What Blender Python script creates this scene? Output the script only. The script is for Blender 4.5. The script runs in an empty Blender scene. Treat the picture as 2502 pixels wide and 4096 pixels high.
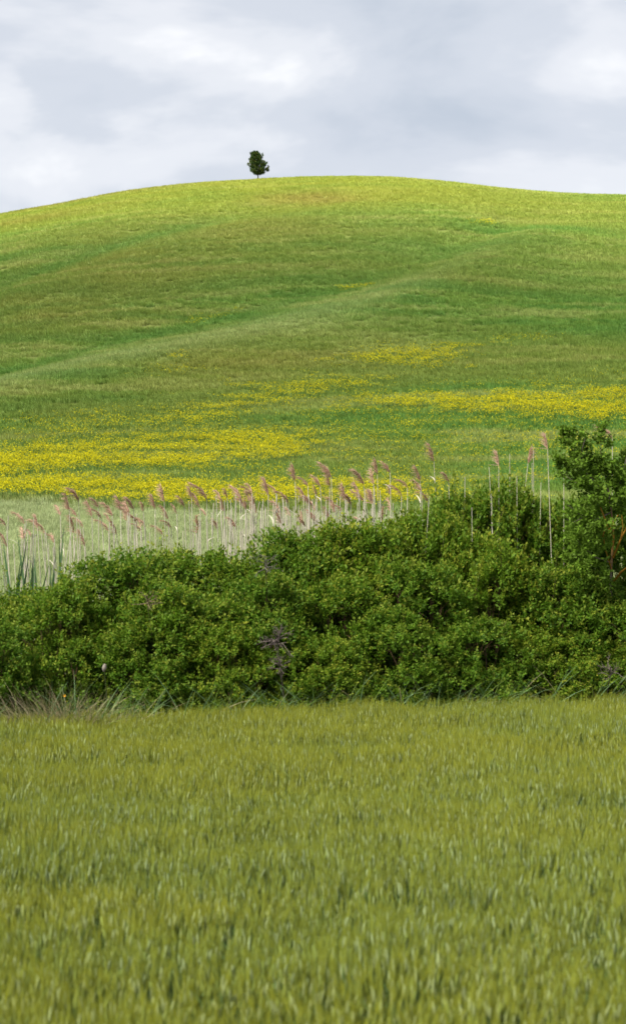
import bpy, math
import numpy as np
from mathutils import Vector

rng = np.random.default_rng(7)
SC = bpy.context.scene
COL = SC.collection

# ------------------------------------------------------------------ camera
F = 7094.0                      # focal length in photograph pixels (2502 wide)
CX, CY = 1251.0, 2048.0
CZ = 3.95                       # camera height above the barley field
cam_d = bpy.data.cameras.new("camera")
cam_d.sensor_fit = 'HORIZONTAL'
cam_d.sensor_width = 36.0
cam_d.lens = F / 2502.0 * 36.0
cam_d.clip_start = 0.5
cam_d.clip_end = 6000.0
cam_d.dof.use_dof = True
cam_d.dof.focus_distance = 62.0
cam_d.dof.aperture_fstop = 3.2
cam = bpy.data.objects.new("camera", cam_d)
cam.location = (0, 0, CZ)
cam.rotation_euler = (math.radians(90), 0, 0)
COL.objects.link(cam)
SC.camera = cam

# ------------------------------------------------------------------ sky, sun, exposure
SUN_EL, SUN_AZ = 52.0, -125.0   # azimuth clockwise from +Y: the sun stands high, left and a little behind the camera
az, el = math.radians(SUN_AZ), math.radians(SUN_EL)
SUN_DIR = np.array([math.sin(az) * math.cos(el), math.cos(az) * math.cos(el), math.sin(el)])

world = bpy.data.worlds.new("World")
SC.world = world
world.use_nodes = True
nt = world.node_tree
nt.nodes.clear()
def N(tree, t, **kw):
    n = tree.nodes.new(t)
    for k, v in kw.items():
        setattr(n, k, v)
    return n
out = N(nt, 'ShaderNodeOutputWorld')
bg = N(nt, 'ShaderNodeBackground')
bg.inputs['Strength'].default_value = 0.1
sky = N(nt, 'ShaderNodeTexSky', sky_type='NISHITA', sun_disc=False)
sky.sun_elevation = el
sky.sun_rotation = az
tc = N(nt, 'ShaderNodeTexCoord')
mp = N(nt, 'ShaderNodeMapping')
mp.inputs['Location'].default_value = (16.34, 1.81, 1.95)
mp.inputs['Scale'].default_value = (5.5, 5.5, 12.0)
nz = N(nt, 'ShaderNodeTexNoise')
nz.inputs['Scale'].default_value = 1.0
nz.inputs['Detail'].default_value = 5.0
nz.inputs['Roughness'].default_value = 0.55
nz.inputs['Distortion'].default_value = 0.25
ramp = N(nt, 'ShaderNodeValToRGB')
cr = ramp.color_ramp
cr.interpolation = 'EASE'
cr.elements[0].position = 0.24
cr.elements[0].color = (0.152, 0.167, 0.190, 1)
cr.elements[1].position = 0.72
cr.elements[1].color = (0.288, 0.288, 0.290, 1)
e = cr.elements.new(0.46); e.color = (0.190, 0.200, 0.219, 1)
e = cr.elements.new(0.58); e.color = (0.230, 0.235, 0.248, 1)
gain = N(nt, 'ShaderNodeVectorMath', operation='SCALE')
gain.inputs['Scale'].default_value = 10.0          # undoes the 0.1 background strength for the cloud layer
mix = N(nt, 'ShaderNodeMix', data_type='RGBA')
mix.inputs[0].default_value = 0.96                 # almost closed cloud cover
L = nt.links.new
L(tc.outputs['Generated'], mp.inputs['Vector'])
L(mp.outputs['Vector'], nz.inputs['Vector'])
nz2 = N(nt, 'ShaderNodeTexNoise')                   # ragged edges for the cloud masses
nz2.inputs['Scale'].default_value = 16.0; nz2.inputs['Detail'].default_value = 5.0
cen = N(nt, 'ShaderNodeVectorMath', operation='SUBTRACT'); cen.inputs[1].default_value = (0.5, 0.5, 0.5)
warp = N(nt, 'ShaderNodeVectorMath', operation='MULTIPLY_ADD'); warp.inputs[1].default_value = (0.07, 0.0, 0.035)
L(tc.outputs['Generated'], nz2.inputs['Vector']); L(nz2.outputs['Color'], cen.inputs[0]); L(cen.outputs[0], warp.inputs[0]); L(tc.outputs['Generated'], warp.inputs[2])
# the brighter and greyer masses of the cloud deck over the hill: centre (photograph px), half sizes (px), weight
fac = nz.outputs['Fac']
for px, py, rx, ry, w in ((640, 190, 330, 110, 0.17), (0, 370, 170, 190, 0.17), (250, 640, 420, 110, 0.12), (1000, 600, 420, 90, 0.12), (1700, 660, 500, 70, 0.06), (1200, 190, 160, 120, 0.10), (2490, 720, 260, 120, 0.13),
                         (560, 340, 420, 80, -0.10), (1800, 260, 520, 150, -0.05), (1480, 470, 420, 110, -0.06), (2050, 520, 420, 130, -0.03), (2300, 120, 300, 100, -0.04), (2350, 420, 160, 160, 0.07), (700, 40, 900, 70, 0.03)):
    d = Vector(((px - CX) / F, 1.0, (CY - py) / F)).normalized()
    sub = N(nt, 'ShaderNodeVectorMath', operation='SUBTRACT'); sub.inputs[1].default_value = d
    scl = N(nt, 'ShaderNodeVectorMath', operation='MULTIPLY'); scl.inputs[1].default_value = (F / rx, F / rx, F / ry)
    dot = N(nt, 'ShaderNodeVectorMath', operation='DOT_PRODUCT')
    ex = N(nt, 'ShaderNodeMath', operation='MULTIPLY'); ex.inputs[1].default_value = -0.7
    ep = N(nt, 'ShaderNodeMath', operation='EXPONENT')
    ad = N(nt, 'ShaderNodeMath', operation='MULTIPLY_ADD'); ad.inputs[1].default_value = w
    L(warp.outputs['Vector'], sub.inputs[0]); L(sub.outputs[0], scl.inputs[0]); L(scl.outputs[0], dot.inputs[0]); L(scl.outputs[0], dot.inputs[1])
    L(dot.outputs['Value'], ex.inputs[0]); L(ex.outputs[0], ep.inputs[0]); L(ep.outputs[0], ad.inputs[0]); L(fac, ad.inputs[2])
    fac = ad.outputs[0]
L(fac, ramp.inputs['Fac'])
L(ramp.outputs['Color'], gain.inputs[0])
L(sky.outputs['Color'], mix.inputs[6])
L(gain.outputs['Vector'], mix.inputs[7])
L(mix.outputs[2], bg.inputs['Color'])
L(bg.outputs['Background'], out.inputs['Surface'])

sun_d = bpy.data.lights.new("sun", 'SUN')
sun_d.energy = 4.8
sun_d.angle = math.radians(6.0)
sun_d.color = (1.0, 0.95, 0.86)
sun = bpy.data.objects.new("sun", sun_d)
sun.rotation_euler = Vector(SUN_DIR).to_track_quat('Z', 'Y').to_euler()
COL.objects.link(sun)

SC.view_settings.view_transform = 'Standard'
SC.view_settings.look = 'None'
SC.view_settings.gamma = 1.0
SC.view_settings.exposure = 1.85
SC.cycles.use_denoising = True
SC.cycles.max_bounces = 6
SC.cycles.diffuse_bounces = 3
SC.cycles.glossy_bounces = 2
SC.cycles.transmission_bounces = 4
SC.cycles.transparent_max_bounces = 8

# ------------------------------------------------------------------ helpers: the lie of the land
_lat = np.random.default_rng(99).random((256, 256))
def vnoise(x, y, seed=0):
    x = np.asarray(x, float) + seed * 17.31; y = np.asarray(y, float) + seed * 9.77
    xi = np.floor(x).astype(int); yi = np.floor(y).astype(int)
    fx = x - xi; fy = y - yi
    fx = fx * fx * (3 - 2 * fx); fy = fy * fy * (3 - 2 * fy)
    a = _lat[xi % 256, yi % 256]; b = _lat[(xi + 1) % 256, yi % 256]
    c = _lat[xi % 256, (yi + 1) % 256]; d = _lat[(xi + 1) % 256, (yi + 1) % 256]
    return (a * (1 - fx) + b * fx) * (1 - fy) + (c * (1 - fx) + d * fx) * fy
def fbm(x, y, seed=0, octaves=3):
    s = 0; w = 0.5; t = 0
    for k in range(octaves):
        s = s + w * vnoise(x * 2 ** k, y * 2 ** k, seed + 3 * k); t += w; w *= 0.5
    return s / t
def sstep(a, b, x):
    t = np.clip((x - a) / (b - a), 0, 1)
    return t * t * (3 - 2 * t)
def hermite_table(ys, zs, n):
    ys = np.array(ys, float); zs = np.array(zs, float)
    m = np.gradient(zs, ys)
    g = np.linspace(ys[0], ys[-1], n)
    k = np.clip(np.searchsorted(ys, g, 'right') - 1, 0, len(ys) - 2)
    h = ys[k + 1] - ys[k]; t = (g - ys[k]) / h
    z = ((2 * t**3 - 3 * t**2 + 1) * zs[k] + (t**3 - 2 * t**2 + t) * h * m[k] + (-2 * t**3 + 3 * t**2) * zs[k + 1] + (t**3 - t**2) * h * m[k + 1])
    return g, z

# the long profile of the land: field, reed bed, gentle rise, hill, crest, back slope
PY, PZ = hermite_table([-400, -30, 0, 30, 38, 50, 70, 110, 150, 200, 250, 300, 340, 366, 385, 405, 440, 520, 700, 3000],
                       [0, 0, 0, 0, 0.05, 0.3, 1.2, 4.3, 10.2, 22.2, 37.8, 54.3, 66.2, 72.8, 75.6, 76, 72, 55, 30, 20], 13601)
# relative height of the hill across its width
HX, HF = hermite_table([-1500, -400, -200, -120, -65, -52, -39, -26, -13, 0, 13, 26, 39, 52, 65, 100, 180, 400, 1500],
                       [0.25, 0.30, 0.50, 0.73, 0.893, 0.924, 0.958, 0.980, 0.992, 1.0, 1.0, 0.988, 0.968, 0.953, 0.948, 0.955, 0.90, 0.6, 0.3], 6001)
CREASE = [(-75, 150), (-34, 191), (-25, 206), (-15.5, 217), (-8, 225), (5, 239), (16, 257), (25.6, 279), (36.5, 303), (80, 340)]
CREASE2 = [(-95, 222), (-45, 252), (-26, 284), (-10, 305), (30, 335)]
def fold(x, y, line, a, w, b, off, w2, x0, x1):
    lx, ly = zip(*line)
    d = (y - np.interp(x, lx, ly)) * 0.8
    fade = sstep(x0, x0 + 25, x) * (1 - sstep(x1 - 25, x1, x))
    return fade * (-a * np.exp(-(d / w) ** 2) + b * np.exp(-((d + off) / w2) ** 2))
def terrain(x, y):
    x = np.asarray(x, float); y = np.asarray(y, float)
    z = np.interp(y, PY, PZ)
    f = np.interp(x, HX, HF)
    k = sstep(90, 230, y)
    z = z * (1 + (f - 1) * k)
    z = z + fold(x, y, CREASE, 0.9, 10, 1.1, 18, 14, -110, 60)
    z = z + fold(x, y, CREASE2, 0.8, 10, 0.6, 20, 16, -130, 15)
    z = z + k * 1.1 * (fbm(x / 46, y / 40, 5) - 0.5) * (1 - sstep(300, 350, y))
    z = z + 0.10 * sstep(60, 120, y) * (fbm(x / 5, y / 5, 8) - 0.5)
    return z
def at(px, py, Y):
    return np.array([(px - CX) / F * Y, Y, CZ - (py - CY) / F * Y])
def ground_at(px, py):
    px = np.atleast_1d(np.asarray(px, float)); py = np.atleast_1d(np.asarray(py, float))
    ys = np.arange(32, 420, 0.5)
    e = (CY - py) / F; u = (px - CX) / F
    X = u[:, None] * ys[None]; Z = terrain(X, np.broadcast_to(ys, X.shape))
    hit = Z >= CZ + e[:, None] * ys[None]
    j = hit.argmax(1); j[~hit.any(1)] = np.argmax((Z - CZ) / ys[None], 1)[~hit.any(1)]
    return np.stack([u * ys[j], ys[j], terrain(u * ys[j], ys[j])], 1)

# ------------------------------------------------------------------ helpers: meshes, things, materials
class Geo:
    """Collects vertices, faces (quads or triangles) and one colour per vertex."""
    def __init__(self):
        self.v, self.q, self.t, self.c, self.n = [], [], [], [], 0
    def add(self, v, quads=None, tris=None, col=(1, 1, 1)):
        v = np.asarray(v, float).reshape(-1, 3)
        c = np.asarray(col, float)
        if c.ndim == 1:
            c = np.broadcast_to(c, (len(v), 3))
        self.v.append(v); self.c.append(c)
        if quads is not None and len(quads): self.q.append(np.asarray(quads) + self.n)
        if tris is not None and len(tris): self.t.append(np.asarray(tris) + self.n)
        self.n += len(v)
    def mesh(self, name, mat, smooth=False):
        v = np.concatenate(self.v); c = np.concatenate(self.c)
        q = np.concatenate(self.q) if self.q else np.zeros((0, 4), int)
        t = np.concatenate(self.t) if self.t else np.zeros((0, 3), int)
        me = bpy.data.meshes.new(name)
        me.vertices.add(len(v)); me.vertices.foreach_set('co', v.astype(np.float32).ravel())
        loops = np.concatenate([q.ravel(), t.ravel()]).astype(np.int32)
        me.loops.add(len(loops)); me.loops.foreach_set('vertex_index', loops)
        start = np.concatenate([np.arange(len(q)) * 4, len(q) * 4 + np.arange(len(t)) * 3]).astype(np.int32)
        me.polygons.add(len(start)); me.polygons.foreach_set('loop_start', start)
        if smooth: me.polygons.foreach_set('use_smooth', np.ones(len(start), bool))
        me.update(calc_edges=True)
        a = me.attributes.new('col', 'FLOAT_COLOR', 'POINT')
        a.data.foreach_set('color', np.concatenate([c, np.ones((len(c), 1))], 1).astype(np.float32).ravel())
        me.materials.append(mat)
        return me

def link(name, data, parent=None, loc=None, rot=None):
    o = bpy.data.objects.new(name, data)
    COL.objects.link(o)
    if parent is not None: o.parent = parent
    if loc is not None: o.location = [float(a) for a in loc]
    if rot is not None: o.rotation_euler = rot
    return o
def tag(o, label=None, cat=None, group=None, kind=None):
    if label: o['label'] = label
    if cat: o['category'] = cat
    if group: o['group'] = group
    if kind: o['kind'] = kind
    return o

def unit(v):
    return v / np.maximum(np.linalg.norm(v, axis=-1, keepdims=True), 1e-9)
def rnd_dir(n):
    return unit(rng.normal(size=(n, 3)))
def add_leaves(g, pos, d, nrm, ln, wd, col, bend=0.0):
    """One rhombic leaf per row: base, right shoulder, tip, left shoulder."""
    n = len(pos)
    d = unit(d); s = unit(np.cross(d, nrm)); nn = np.cross(s, d)
    ln = np.broadcast_to(ln, (n,))[:, None]; wd = np.broadcast_to(wd, (n,))[:, None]
    mid = pos + d * ln * 0.52 + nn * ln * bend
    v = np.stack([pos, mid + s * wd * 0.5, pos + d * ln, mid - s * wd * 0.5], 1).reshape(-1, 3)
    g.add(v, quads=np.arange(4 * n).reshape(n, 4), col=np.repeat(np.broadcast_to(col, (n, 3)), 4, 0))
def add_tube(g, pts, rad, sides=5, col=(1, 1, 1)):
    pts = np.asarray(pts, float); k = len(pts)
    rad = np.broadcast_to(rad, (k,))
    tan = unit(np.gradient(pts, axis=0))
    ref = np.where(np.abs(tan[:, 2:3]) > 0.9, np.array([[1.0, 0, 0]]), np.array([[0, 0, 1.0]]))
    a = unit(np.cross(tan, ref)); b = np.cross(tan, a)
    th = np.arange(sides) * 2 * np.pi / sides
    v = pts[:, None] + rad[:, None, None] * (a[:, None] * np.cos(th)[None, :, None] + b[:, None] * np.sin(th)[None, :, None])
    i, j = np.meshgrid(np.arange(k - 1), np.arange(sides), indexing='ij')
    j2 = (j + 1) % sides
    q = np.stack([i * sides + j, i * sides + j2, (i + 1) * sides + j2, (i + 1) * sides + j], -1).reshape(-1, 4)
    c = np.asarray(col, float)
    if c.ndim == 2: c = np.repeat(c, sides, 0)
    g.add(v.reshape(-1, 3), quads=q, col=c)
def add_blades(g, base, d, droop, ln, wd, col, seg=3, tipcol=None):
    """Arching grass blades, each a tapering strip of `seg` pieces."""
    n = len(base); d = unit(d)
    ln = np.broadcast_to(ln, (n,)); wd = np.broadcast_to(wd, (n,)); droop = np.broadcast_to(droop, (n,))
    h = rng.uniform(0, 2 * np.pi, n)
    side = np.stack([np.cos(h), np.sin(h), np.zeros(n)], 1)
    side = unit(side - d * (side * d).sum(1, keepdims=True))
    flat = d.copy(); flat[:, 2] = 0; flat = unit(flat + 1e-6)
    t = np.linspace(0, 1, seg + 1)
    w = np.array([0.7] + [1 - 0.75 * (a ** 2) for a in t[1:-1]] + [0.06])
    P = base[:, None] + d[:, None] * (ln[:, None] * t)[..., None]
    P = P + (flat[:, None] * 0.7 - np.array([0, 0, 0.75])) * (droop * ln)[:, None, None] * (t ** 2)[None, :, None]
    off = side[:, None] * (wd[:, None] * 0.5 * w)[..., None]
    v = np.stack([P - off, P + off], 2).reshape(-1, 3)
    b = np.arange(n)[:, None] * (2 * (seg + 1)) + 2 * np.arange(seg)[None]
    q = np.stack([b, b + 1, b + 3, b + 2], -1).reshape(-1, 4)
    c = np.broadcast_to(col, (n, 3))
    c2 = c if tipcol is None else np.broadcast_to(tipcol, (n, 3))
    cc = c[:, None] * (1 - t)[None, :, None] + c2[:, None] * t[None, :, None]
    g.add(v, quads=q, col=np.repeat(cc, 2, 1).reshape(-1, 3))

def material(name, translucent=0.0, rough=0.6, spec=0.25, instancer=False, tint_random=0.0, grain=0.0, grain_scale=40.0):
    m = bpy.data.materials.new(name)
    m.use_nodes = True
    t = m.node_tree
    t.nodes.clear()
    o = N(t, 'ShaderNodeOutputMaterial')
    p = N(t, 'ShaderNodeBsdfPrincipled')
    p.inputs['Roughness'].default_value = rough
    p.inputs['Specular IOR Level'].default_value = spec
    a = N(t, 'ShaderNodeAttribute', attribute_type='GEOMETRY', attribute_name='col')
    c = a.outputs['Color']
    def mul(c, other):
        k = N(t, 'ShaderNodeMix', data_type='RGBA', blend_type='MULTIPLY')
        k.inputs[0].default_value = 1.0
        t.links.new(c, k.inputs[6]); t.links.new(other, k.inputs[7])
        return k.outputs[2]
    if instancer:
        b = N(t, 'ShaderNodeAttribute', attribute_type='INSTANCER', attribute_name='tint')
        c = mul(c, b.outputs['Color'])
    if tint_random:
        inf = N(t, 'ShaderNodeObjectInfo')
        r = N(t, 'ShaderNodeValToRGB')
        r.color_ramp.elements[0].color = (1 - tint_random, 1 - tint_random * 0.6, 1 - tint_random * 0.3, 1)
        r.color_ramp.elements[1].color = (1 + tint_random, 1 + tint_random * 0.5, 1, 1)
        t.links.new(inf.outputs['Random'], r.inputs['Fac'])
        c = mul(c, r.outputs['Color'])
    if grain:
        tcx = N(t, 'ShaderNodeTexCoord')
        nzx = N(t, 'ShaderNodeTexNoise')
        nzx.inputs['Scale'].default_value = grain_scale
        nzx.inputs['Detail'].default_value = 4
        r = N(t, 'ShaderNodeMapRange')
        r.inputs['To Min'].default_value = 1 - grain; r.inputs['To Max'].default_value = 1 + grain
        t.links.new(tcx.outputs['Object'], nzx.inputs['Vector'])
        t.links.new(nzx.outputs['Fac'], r.inputs['Value'])
        c = mul(c, r.outputs['Result'])
    t.links.new(c, p.inputs['Base Color'])
    s = p.outputs['BSDF']
    if translucent:
        tr = N(t, 'ShaderNodeBsdfTranslucent')
        t.links.new(c, tr.inputs['Color'])
        mx = N(t, 'ShaderNodeMixShader')
        mx.inputs['Fac'].default_value = translucent
        t.links.new(s, mx.inputs[1]); t.links.new(tr.outputs['BSDF'], mx.inputs[2])
        s = mx.outputs['Shader']
    t.links.new(s, o.inputs['Surface'])
    return m

def scatter(name, pts, rot, scl, tint, var, meshes):
    """ONE object that strews the given plant meshes over points (for crops nobody could count)."""
    n = len(pts)
    me = bpy.data.meshes.new(name)
    me.vertices.add(n); me.vertices.foreach_set('co', np.asarray(pts, np.float32).ravel())
    me.attributes.new('rot', 'FLOAT_VECTOR', 'POINT').data.foreach_set('vector', np.asarray(rot, np.float32).ravel())
    me.attributes.new('scl', 'FLOAT_VECTOR', 'POINT').data.foreach_set('vector', np.asarray(scl, np.float32).ravel())
    me.attributes.new('tint', 'FLOAT_COLOR', 'POINT').data.foreach_set('color', np.concatenate([tint, np.ones((n, 1))], 1).astype(np.float32).ravel())
    me.attributes.new('var', 'INT', 'POINT').data.foreach_set('value', np.asarray(var, np.int32))
    ob = link(name, me)
    g = bpy.data.node_groups.new(name + '_scatter', 'GeometryNodeTree')
    g.interface.new_socket('Geometry', in_out='INPUT', socket_type='NodeSocketGeometry')
    g.interface.new_socket('Geometry', in_out='OUTPUT', socket_type='NodeSocketGeometry')
    gi, go = N(g, 'NodeGroupInput'), N(g, 'NodeGroupOutput')
    iop = N(g, 'GeometryNodeInstanceOnPoints')
    join = N(g, 'GeometryNodeJoinGeometry')
    for k, m in enumerate(meshes):
        src = bpy.data.objects.new(f'{name}_plant', m)          # never linked: only its mesh is used
        oi = N(g, 'GeometryNodeObjectInfo'); oi.inputs['Object'].default_value = src
        gt = N(g, 'GeometryNodeGeometryToInstance')
        g.links.new(oi.outputs['Geometry'], gt.inputs[0]); g.links.new(gt.outputs[0], join.inputs[0])
    def attr(nm, ty):
        a = N(g, 'GeometryNodeInputNamedAttribute', data_type=ty); a.inputs['Name'].default_value = nm
        return a.outputs['Attribute']
    g.links.new(gi.outputs[0], iop.inputs['Points'])
    g.links.new(join.outputs[0], iop.inputs['Instance'])
    iop.inputs['Pick Instance'].default_value = True
    g.links.new(attr('var', 'INT'), iop.inputs['Instance Index'])
    g.links.new(attr('rot', 'FLOAT_VECTOR'), iop.inputs['Rotation'])
    g.links.new(attr('scl', 'FLOAT_VECTOR'), iop.inputs['Scale'])
    g.links.new(iop.outputs[0], go.inputs[0])
    md = ob.modifiers.new('scatter', 'NODES'); md.node_group = g
    return ob

M_leaf = material('hedge_leaf', 0.44, 0.6, 0.16, tint_random=0.16)
M_broad = material('broad_leaf', 0.42, 0.6, 0.14)
M_bark = material('bark', 0, 0.85, 0.1, grain=0.5)
M_crop = material('crop_blade', 0.30, 0.6, 0.2, instancer=True)
M_blade = material('grass_blade', 0.30, 0.5, 0.3)
M_petal = material('mustard_petal', 0.25, 0.6, 0.1, instancer=True)
M_straw = material('dry_reed_straw', 0.15, 0.6, 0.2)
M_plume = material('reed_plume', 0.35, 0.7, 0.1)
M_needle = material('cypress_spray', 0.12, 0.6, 0.2)
M_ground = material('soil_and_low_growth', 0, 0.9, 0.1, grain=0.35, grain_scale=1.3)
M_ground.node_tree.nodes['Principled BSDF'].inputs['Specular IOR Level'].default_value = 0.05

# ------------------------------------------------------------------ fields: borders, colours
def world_poly(pix):
    p = ground_at([a[0] for a in pix], [a[1] for a in pix])
    return p[:, :2]
def in_poly(x, y, poly):
    c = np.zeros(np.shape(x), bool)
    for (x1, y1), (x2, y2) in zip(poly, np.roll(poly, -1, 0)):
        c ^= ((y1 > y) != (y2 > y)) & (x < (x2 - x1) * (y - y1) / (y2 - y1 + 1e-9) + x1)
    return c
_b = world_poly([(-700, 2012), (0, 2008), (220, 2012), (420, 2036), (800, 2048), (1500, 2056), (2502, 2050), (3200, 2050)])
def pale_border(x):                       # far border of the pale green crop behind the reeds
    return np.interp(x, _b[:, 0], _b[:, 1])
def barley_border(x):                     # far border of the barley field in front of the hedge
    return 27.4 + (x + 4.8) * (3.3 / 10.2) + 0.25 * (vnoise(x * 0.9, x * 0, 4) - 0.5)
def blob(x, y, c, rx, ry, ang=0.0):
    p = ground_at(*c)[0]
    a = math.radians(ang)
    dx, dy = x - p[0], y - p[1]
    return np.exp(-(((dx * math.cos(a) + dy * math.sin(a)) / rx) ** 2 + ((-dx * math.sin(a) + dy * math.cos(a)) / ry) ** 2))
def crease_d(x, y, line):
    lx, ly = zip(*line)
    return (y - np.interp(x, lx, ly)) * 0.8
def lerp(a, b, t):
    return a + (np.asarray(b) - a) * t[..., None]
def hill_colour(x, y):
    """Colour of the standing crop on the hill: green wheat, straw-brown and deep green drifts."""
    x = np.asarray(x, float); y = np.asarray(y, float)
    c = np.broadcast_to(np.array([0.118, 0.196, 0.032]), x.shape + (3,)).copy()
    wx = x + 0.30 * y + 9 * (fbm(x / 17, y / 9, 23) - 0.5); wy = y - 0.18 * x + 5 * (fbm(x / 11, y / 7, 25) - 0.5)
    streak = 0.65 * fbm(wx / 26, wy / 3.6, 21, 4) + 0.35 * fbm(wx / 12, wy / 1.6, 27, 3)
    c = lerp(c, (0.080, 0.168, 0.028), sstep(0.48, 0.60, streak) * 1.0)
    c = lerp(c, (0.20, 0.245, 0.068), sstep(0.49, 0.36, streak) * 0.9)
    big = fbm(x / 42, y / 34, 33)
    c = lerp(c, (0.155, 0.185, 0.034), sstep(0.46, 0.64, big) * 0.5)
    c = lerp(c, (0.215, 0.235, 0.030), sstep(285, 330, y) * (0.75 - 0.35 * sstep(10, 60, x)) * (0.6 + 0.6 * fbm(x / 9, y / 5, 52)))   # sunlight on the crest, painted as brighter, yellower crop colour
    # ripening, browner drifts
    for cc, rx, ry, k in (((1230, 800), 10, 9, 1.15), ((350, 800), 22, 6, 0.9), ((150, 880), 14, 8, 0.6), ((500, 1020), 20, 22, 0.6), ((200, 1230), 18, 20, 0.6), ((1000, 1450), 22, 9, 0.55), ((300, 1640), 18, 10, 0.35), ((1050, 900), 14, 14, 0.45)):
        c = lerp(c, (0.185, 0.172, 0.036), blob(x, y, cc, rx, ry) * k * 0.75 * (0.55 + 0.9 * fbm(x / 5, y / 4, 41)))
    # fresher green drifts
    for cc, rx, ry, k in (((1750, 1010), 16, 9, 0.8), ((1350, 1110), 12, 6, 0.5), ((250, 1010), 22, 5, 0.6), ((1700, 1290), 20, 12, 0.4), ((2350, 1150), 14, 20, 0.45), ((800, 1170), 14, 8, 0.4), ((1000, 1900), 6, 6, 0.5), ((300, 1880), 6, 5, 0.4)):
        c = lerp(c, (0.075, 0.165, 0.03), blob(x, y, cc, rx, ry, 12) * k * 0.7 * (0.5 + fbm(x / 6, y / 3, 47)))
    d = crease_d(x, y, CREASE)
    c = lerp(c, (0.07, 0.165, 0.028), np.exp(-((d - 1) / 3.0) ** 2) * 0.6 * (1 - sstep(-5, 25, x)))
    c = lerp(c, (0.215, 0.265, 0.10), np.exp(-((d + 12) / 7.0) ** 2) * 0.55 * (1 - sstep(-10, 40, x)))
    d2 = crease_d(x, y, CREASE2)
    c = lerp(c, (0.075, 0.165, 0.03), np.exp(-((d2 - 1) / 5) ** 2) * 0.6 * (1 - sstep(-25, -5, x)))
    c = c * 1.42
    pale = sstep(1.0, -1.5, y - pale_border(x))
    c = lerp(c, np.array([0.33, 0.395, 0.185]), pale)
    return c

# ------------------------------------------------------------------ ground
gx = np.concatenate([-np.geomspace(1500, 96, 16), np.arange(-92, 92.1, 2.3), np.geomspace(96, 1500, 16)])
gy = np.concatenate([np.linspace(-350, -20, 8), np.arange(-10, 60, 2.0), np.arange(60, 430, 2.2), np.geomspace(432, 2900, 22)])
X, Y = np.meshgrid(gx, gy, indexing='ij')
Z = terrain(X, Y)
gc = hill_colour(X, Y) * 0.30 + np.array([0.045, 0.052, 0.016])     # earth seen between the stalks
soil = np.array([0.070, 0.075, 0.026])
gc = np.where((Y < 36)[..., None], soil, gc)
i, j = np.meshgrid(np.arange(len(gx) - 1), np.arange(len(gy) - 1), indexing='ij')
k = i * len(gy) + j
g = Geo()
g.add(np.stack([X, Y, Z], -1).reshape(-1, 3), quads=np.stack([k, k + len(gy), k + len(gy) + 1, k + 1], -1).reshape(-1, 4), col=gc.reshape(-1, 3))
ground = tag(link('ground', g.mesh('ground', M_ground, True)), kind='structure')

# ------------------------------------------------------------------ unseen cloud mesh added overhead to shade the lower hill and the field
def build_shade_cloud(name, foot, height, ax, ay, thick, seed):
    t = height / SUN_DIR[2]
    c = np.array([foot[0], foot[1], 0]) + SUN_DIR * t
    nu, nv = 72, 24
    th = np.linspace(0, 2 * np.pi, nu, endpoint=False); ph = np.linspace(0.02, np.pi - 0.02, nv)
    T, P = np.meshgrid(th, ph, indexing='ij')
    r = 1 + 0.30 * (fbm(3 + 1.6 * np.cos(T) * np.sin(P), 3 + 1.6 * np.sin(T) * np.sin(P), seed, 4) - 0.5) + 0.10 * (vnoise(9 + 4 * np.cos(T), 9 + 4 * np.sin(T) + P * 2, seed + 5) - 0.5)
    V = np.stack([ax * r * np.sin(P) * np.cos(T), ay * r * np.sin(P) * np.sin(T), thick * r * np.cos(P)], -1).reshape(-1, 3)
    a, b = np.meshgrid(np.arange(nu), np.arange(nv - 1), indexing='ij')
    q = np.stack([a * nv + b, a * nv + b + 1, ((a + 1) % nu) * nv + b + 1, ((a + 1) % nu) * nv + b], -1).reshape(-1, 4)
    g = Geo(); g.add(V, quads=q, col=(0.9, 0.9, 0.92))
    m = bpy.data.materials.new('shade_cloud_shell'); m.use_nodes = True
    tr = m.node_tree; tr.nodes.clear()
    o = N(tr, 'ShaderNodeOutputMaterial'); mx = N(tr, 'ShaderNodeMixShader'); a1 = N(tr, 'ShaderNodeBsdfTransparent'); a2 = N(tr, 'ShaderNodeBsdfTranslucent')
    a2.inputs['Color'].default_value = (0.92, 0.93, 0.95, 1)
    mx.inputs['Fac'].default_value = 0.33
    tr.links.new(a1.outputs[0], mx.inputs[1]); tr.links.new(a2.outputs[0], mx.inputs[2]); tr.links.new(mx.outputs[0], o.inputs['Surface'])
    ob = link(name, g.mesh(name, m, True), loc=c)
    return tag(ob, kind='structure')
build_shade_cloud('shade_cloud', (-35, 92), 620, 175, 222, 34, 3)

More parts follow.
